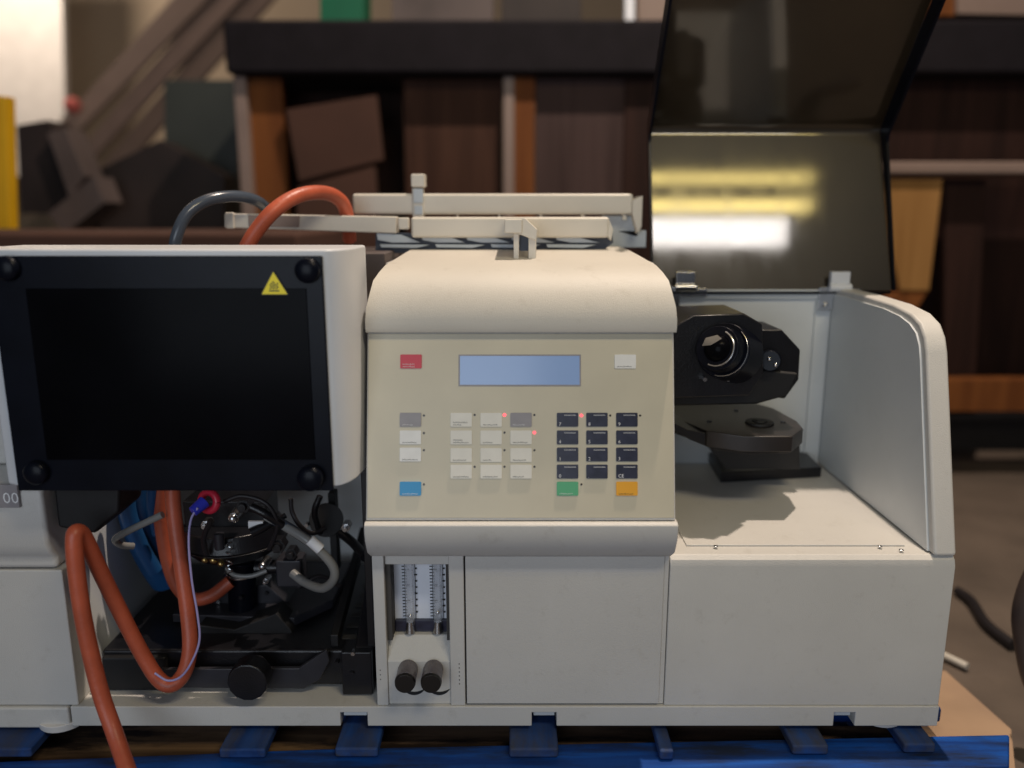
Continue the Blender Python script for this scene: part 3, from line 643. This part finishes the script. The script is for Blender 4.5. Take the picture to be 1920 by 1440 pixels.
# ================================================================ BACKGROUND
YB = 1.55
wb = thing('workbench', (.6, YB, GZ), 'long dark topped wooden bench standing behind the instrument', 'workbench')
def bg(name, u0, v0, u1, v1, Y, th, m_, par=None, bev=.003): return rect(u0, v0, u1, v1, Y, th).build(name, M and m_, par, bev)
X_ = lambda u, Y: P(u, 500, Y).x
zt_, zb_ = P(900, 42, YB).z, P(900, 142, YB).z
MB().box((P(428, 90, YB).x, YB-.04, zb_), (2.3, YB+.55, zt_)).build('tabletop', 'darktop', wb, .012)
def leg(u0, u1, v, m_, Y=YB, th=.4, name='leg', par=wb, y0=0):
    MB().box((P(u0, v, Y).x, Y, GZ), (P(u1, v, Y).x, Y+th, zb_-.001)).build(name, m_, par, .003)
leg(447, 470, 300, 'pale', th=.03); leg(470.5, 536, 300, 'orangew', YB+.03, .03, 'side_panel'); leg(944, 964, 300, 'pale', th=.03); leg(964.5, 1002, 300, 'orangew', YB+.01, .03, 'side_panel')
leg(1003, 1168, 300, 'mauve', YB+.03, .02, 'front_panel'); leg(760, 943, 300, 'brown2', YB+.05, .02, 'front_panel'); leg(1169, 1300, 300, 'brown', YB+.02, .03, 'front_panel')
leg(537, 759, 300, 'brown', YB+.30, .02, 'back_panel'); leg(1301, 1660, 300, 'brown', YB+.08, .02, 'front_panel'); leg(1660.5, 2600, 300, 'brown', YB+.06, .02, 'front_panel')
# leaning cardboard
def quad(name, pts, Y, th, m_, par=None): return MB().ext([P(u, v, Y) for u, v in pts], (0, th, 0)).build(name, m_, par, .002)
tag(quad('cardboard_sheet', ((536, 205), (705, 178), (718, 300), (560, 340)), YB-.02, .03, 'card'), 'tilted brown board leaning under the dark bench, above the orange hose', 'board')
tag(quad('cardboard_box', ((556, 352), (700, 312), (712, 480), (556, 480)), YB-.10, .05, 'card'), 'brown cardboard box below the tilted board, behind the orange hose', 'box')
# right: second table in front of the panels, with tan trestle
tt = thing('side_table', (1.1, 1.0, GZ), 'pale edged low table with orange plywood leg at right, behind the smoked lid', 'table')
YT = 1.30
MB().box((P(1642, 312, YT).x, YT, P(1700, 326, YT).z), (2.2, YT+.20, P(1700, 303, YT).z)).build('tabletop', 'pale', tt, .006)
quad('leg', ((1640, 336), (1768, 336), (1742, 545), (1688, 545)), YT+.02, .03, 'tanw', tt)
quad('brace', ((1690, 546), (1740, 546), (1700, 610), (1630, 640), (1630, 575)), YT+.025, .03, 'orangew', tt)
quad('leg', ((1772, 336), (1850, 336), (1830, 705), (1772, 705)), YT+.06, .02, 'brown', tt)
quad('shelf', ((1600, 712), (2300, 712), (2300, 772), (1600, 772)), YT+.0, .05, 'orangew', tt)
quad('plinth', ((1600, 779), (2300, 779), (2300, 845), (1600, 845)), YT+.10, .05, 'blackmatte', tt)
# objects on the bench
tag(quad('green_box', ((600, -60), (682, -60), (682, 42), (600, 42)), YB+.02, .12, 'green'), 'dark green box standing on the dark bench top', 'box')
tag(quad('paper_stack', ((735, -60), (925, -60), (925, 42), (735, 42)), YB+.16, .12, 'junk2'), 'grey brown carton on the bench, right of the green box', 'carton')
tag(quad('white_bottle', ((1172, -60), (1190, -60), (1190, 42), (1172, 42)), YB+.0, .03, 'scale'), 'slim pale blue bottle on the bench beside the raised lid', 'bottle')
tag(quad('beige_carton', ((1195, -60), (1260, -60), (1260, 42), (1195, 42)), YB+.16, .1, 'pale'), 'beige carton on the bench half hidden by the raised lid', 'carton')
tag(quad('dark_carton', ((940, -60), (1090, -60), (1090, 42), (940, 42)), YB+.2, .12, 'junk'), 'dark carton in the middle of the bench top', 'carton')
tag(quad('cream_bin', ((1795, -60), (2010, -60), (2010, 30), (1795, 26)), YB+.06, .14, 'pale'), 'cream bin on the bench at upper right corner', 'bin')
tag(quad('brown_jar', ((1740, -60), (1790, -60), (1790, 30), (1742, 30)), YB+.05, .06, 'orangew'), 'small brown jar right of the raised lid on the bench', 'jar')
# left: steel cabinet, wall strips, white panel added for the bright glow, scrap
YC = 2.1
tag(quad('steel_cabinet', ((308, 150), (446, 150), (446, 760), (308, 760)), YC, .35, 'cab'), 'dark green grey steel cabinet left of the bench', 'cabinet')
YW = 3.3
for i, (off, w_, m_) in enumerate(((0, 26, 'railing'), (52, 22, 'pale'), (96, 26, 'railing'))):
    q = ((92+off, 255+off*.62), (92+off+w_, 255+off*.62+w_*.8), (412+off+w_, -60+off*.25+w_*.3), (400+off, -90+off*.25))
    o = quad('handrail', q, YW+.05*i, .04, m_)
    tag(o, ('uppermost dim diagonal rail against the beige wall', 'pale middle diagonal rail against the beige wall', 'lowest diagonal rail, nearest the steel cabinet')[i], 'rail', 'diagonal rails at upper left')
tag(quad('glow_panel', ((-160, -140), (112, -140), (122, 210), (60, 330), (-160, 330)), 3.9, .05, 'white'), 'white panel added for the bright glow at upper left', 'door')  # panel added to carry the bright patch of light on the wall
tag(MB().ball(P(136, 198, 3.2), .04).build('red_ball', 'pinkish'), 'blurred small red ball left of the diagonal rails', 'ball')
YJ = 1.75
j = (('scrap_metal', ((30, 235), (90, 225), (150, 330), (140, 400), (40, 400)), YJ, 'junk', 'dark scrap panel beside the yellow post'),
     ('scrap_strip', ((88, 250), (122, 240), (160, 330), (130, 372)), YJ-.05, 'junk2', 'thin pinkish grey strip leaning on the dark scrap'),
     ('dark_case', ((180, 320), (300, 262), (420, 330), (420, 520), (160, 520)), YJ+.1, 'junk', 'big dark case left of the blue grey tube'),
     ('grey_case', ((90, 400), (176, 330), (196, 380), (120, 440)), YJ-.1, 'junk2', 'dull grey tilted case in front of the dark case'))
for n_, q, Y_, m_, l_ in j: tag(quad(n_, q, Y_, .12, m_), l_, 'scrap')
tag(quad('yellow_post', ((-40, 180), (10, 180), (20, 520), (-40, 520)), 1.2, .04, 'yel'), 'bright yellow post at the left edge of the photograph', 'post')
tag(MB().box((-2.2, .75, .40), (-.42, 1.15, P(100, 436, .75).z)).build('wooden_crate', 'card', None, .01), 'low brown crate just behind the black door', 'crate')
# right: cable, chair, cardboard on the floor, white strip
tag(MB().tube([PZ(1795, 1108, GZ+.01), PZ(1822, 1128, GZ+.012), PZ(1850, 1170, GZ+.012), PZ(1900, 1210, GZ+.012)], .009).build('power_cable', 'cable'), 'thick black power cable lying on the floor right of the instrument', 'cable')
tag(MB().box(PZ(1790, 1236, GZ), PZ(1790, 1236, GZ)+Vector((.03, .012, .01)), ).build('plastic_strip', 'white') if False else MB().tube([PZ(1768, 1228, GZ+.01), PZ(1814, 1250, GZ+.01)], .006).build('plastic_strip', 'rail'), 'short white plastic strip on the floor right of the instrument', 'strip')
q = [PZ(u, v, GZ+.02) for u, v in ((1700, 1260), (1772, 1262), (1895, 1372), (1905, 1470), (1600, 1470))]
tag(MB().ext(q, (0, 0, .004)).build('cardboard_sheet', 'cardl'), 'flat light brown cardboard sheet on the floor beside the pallet', 'cardboard')
tag(MB().tube([P(2040, 990, .15), P(1960, 1050, .15), P(1922, 1130, .15), P(1922, 1200, .15), P(1950, 1300, .13), P(2040, 1360, .10)], .014, 20).build('chair_back', 'chair'), 'curved dark brown chair part at the lower right edge', 'chair')
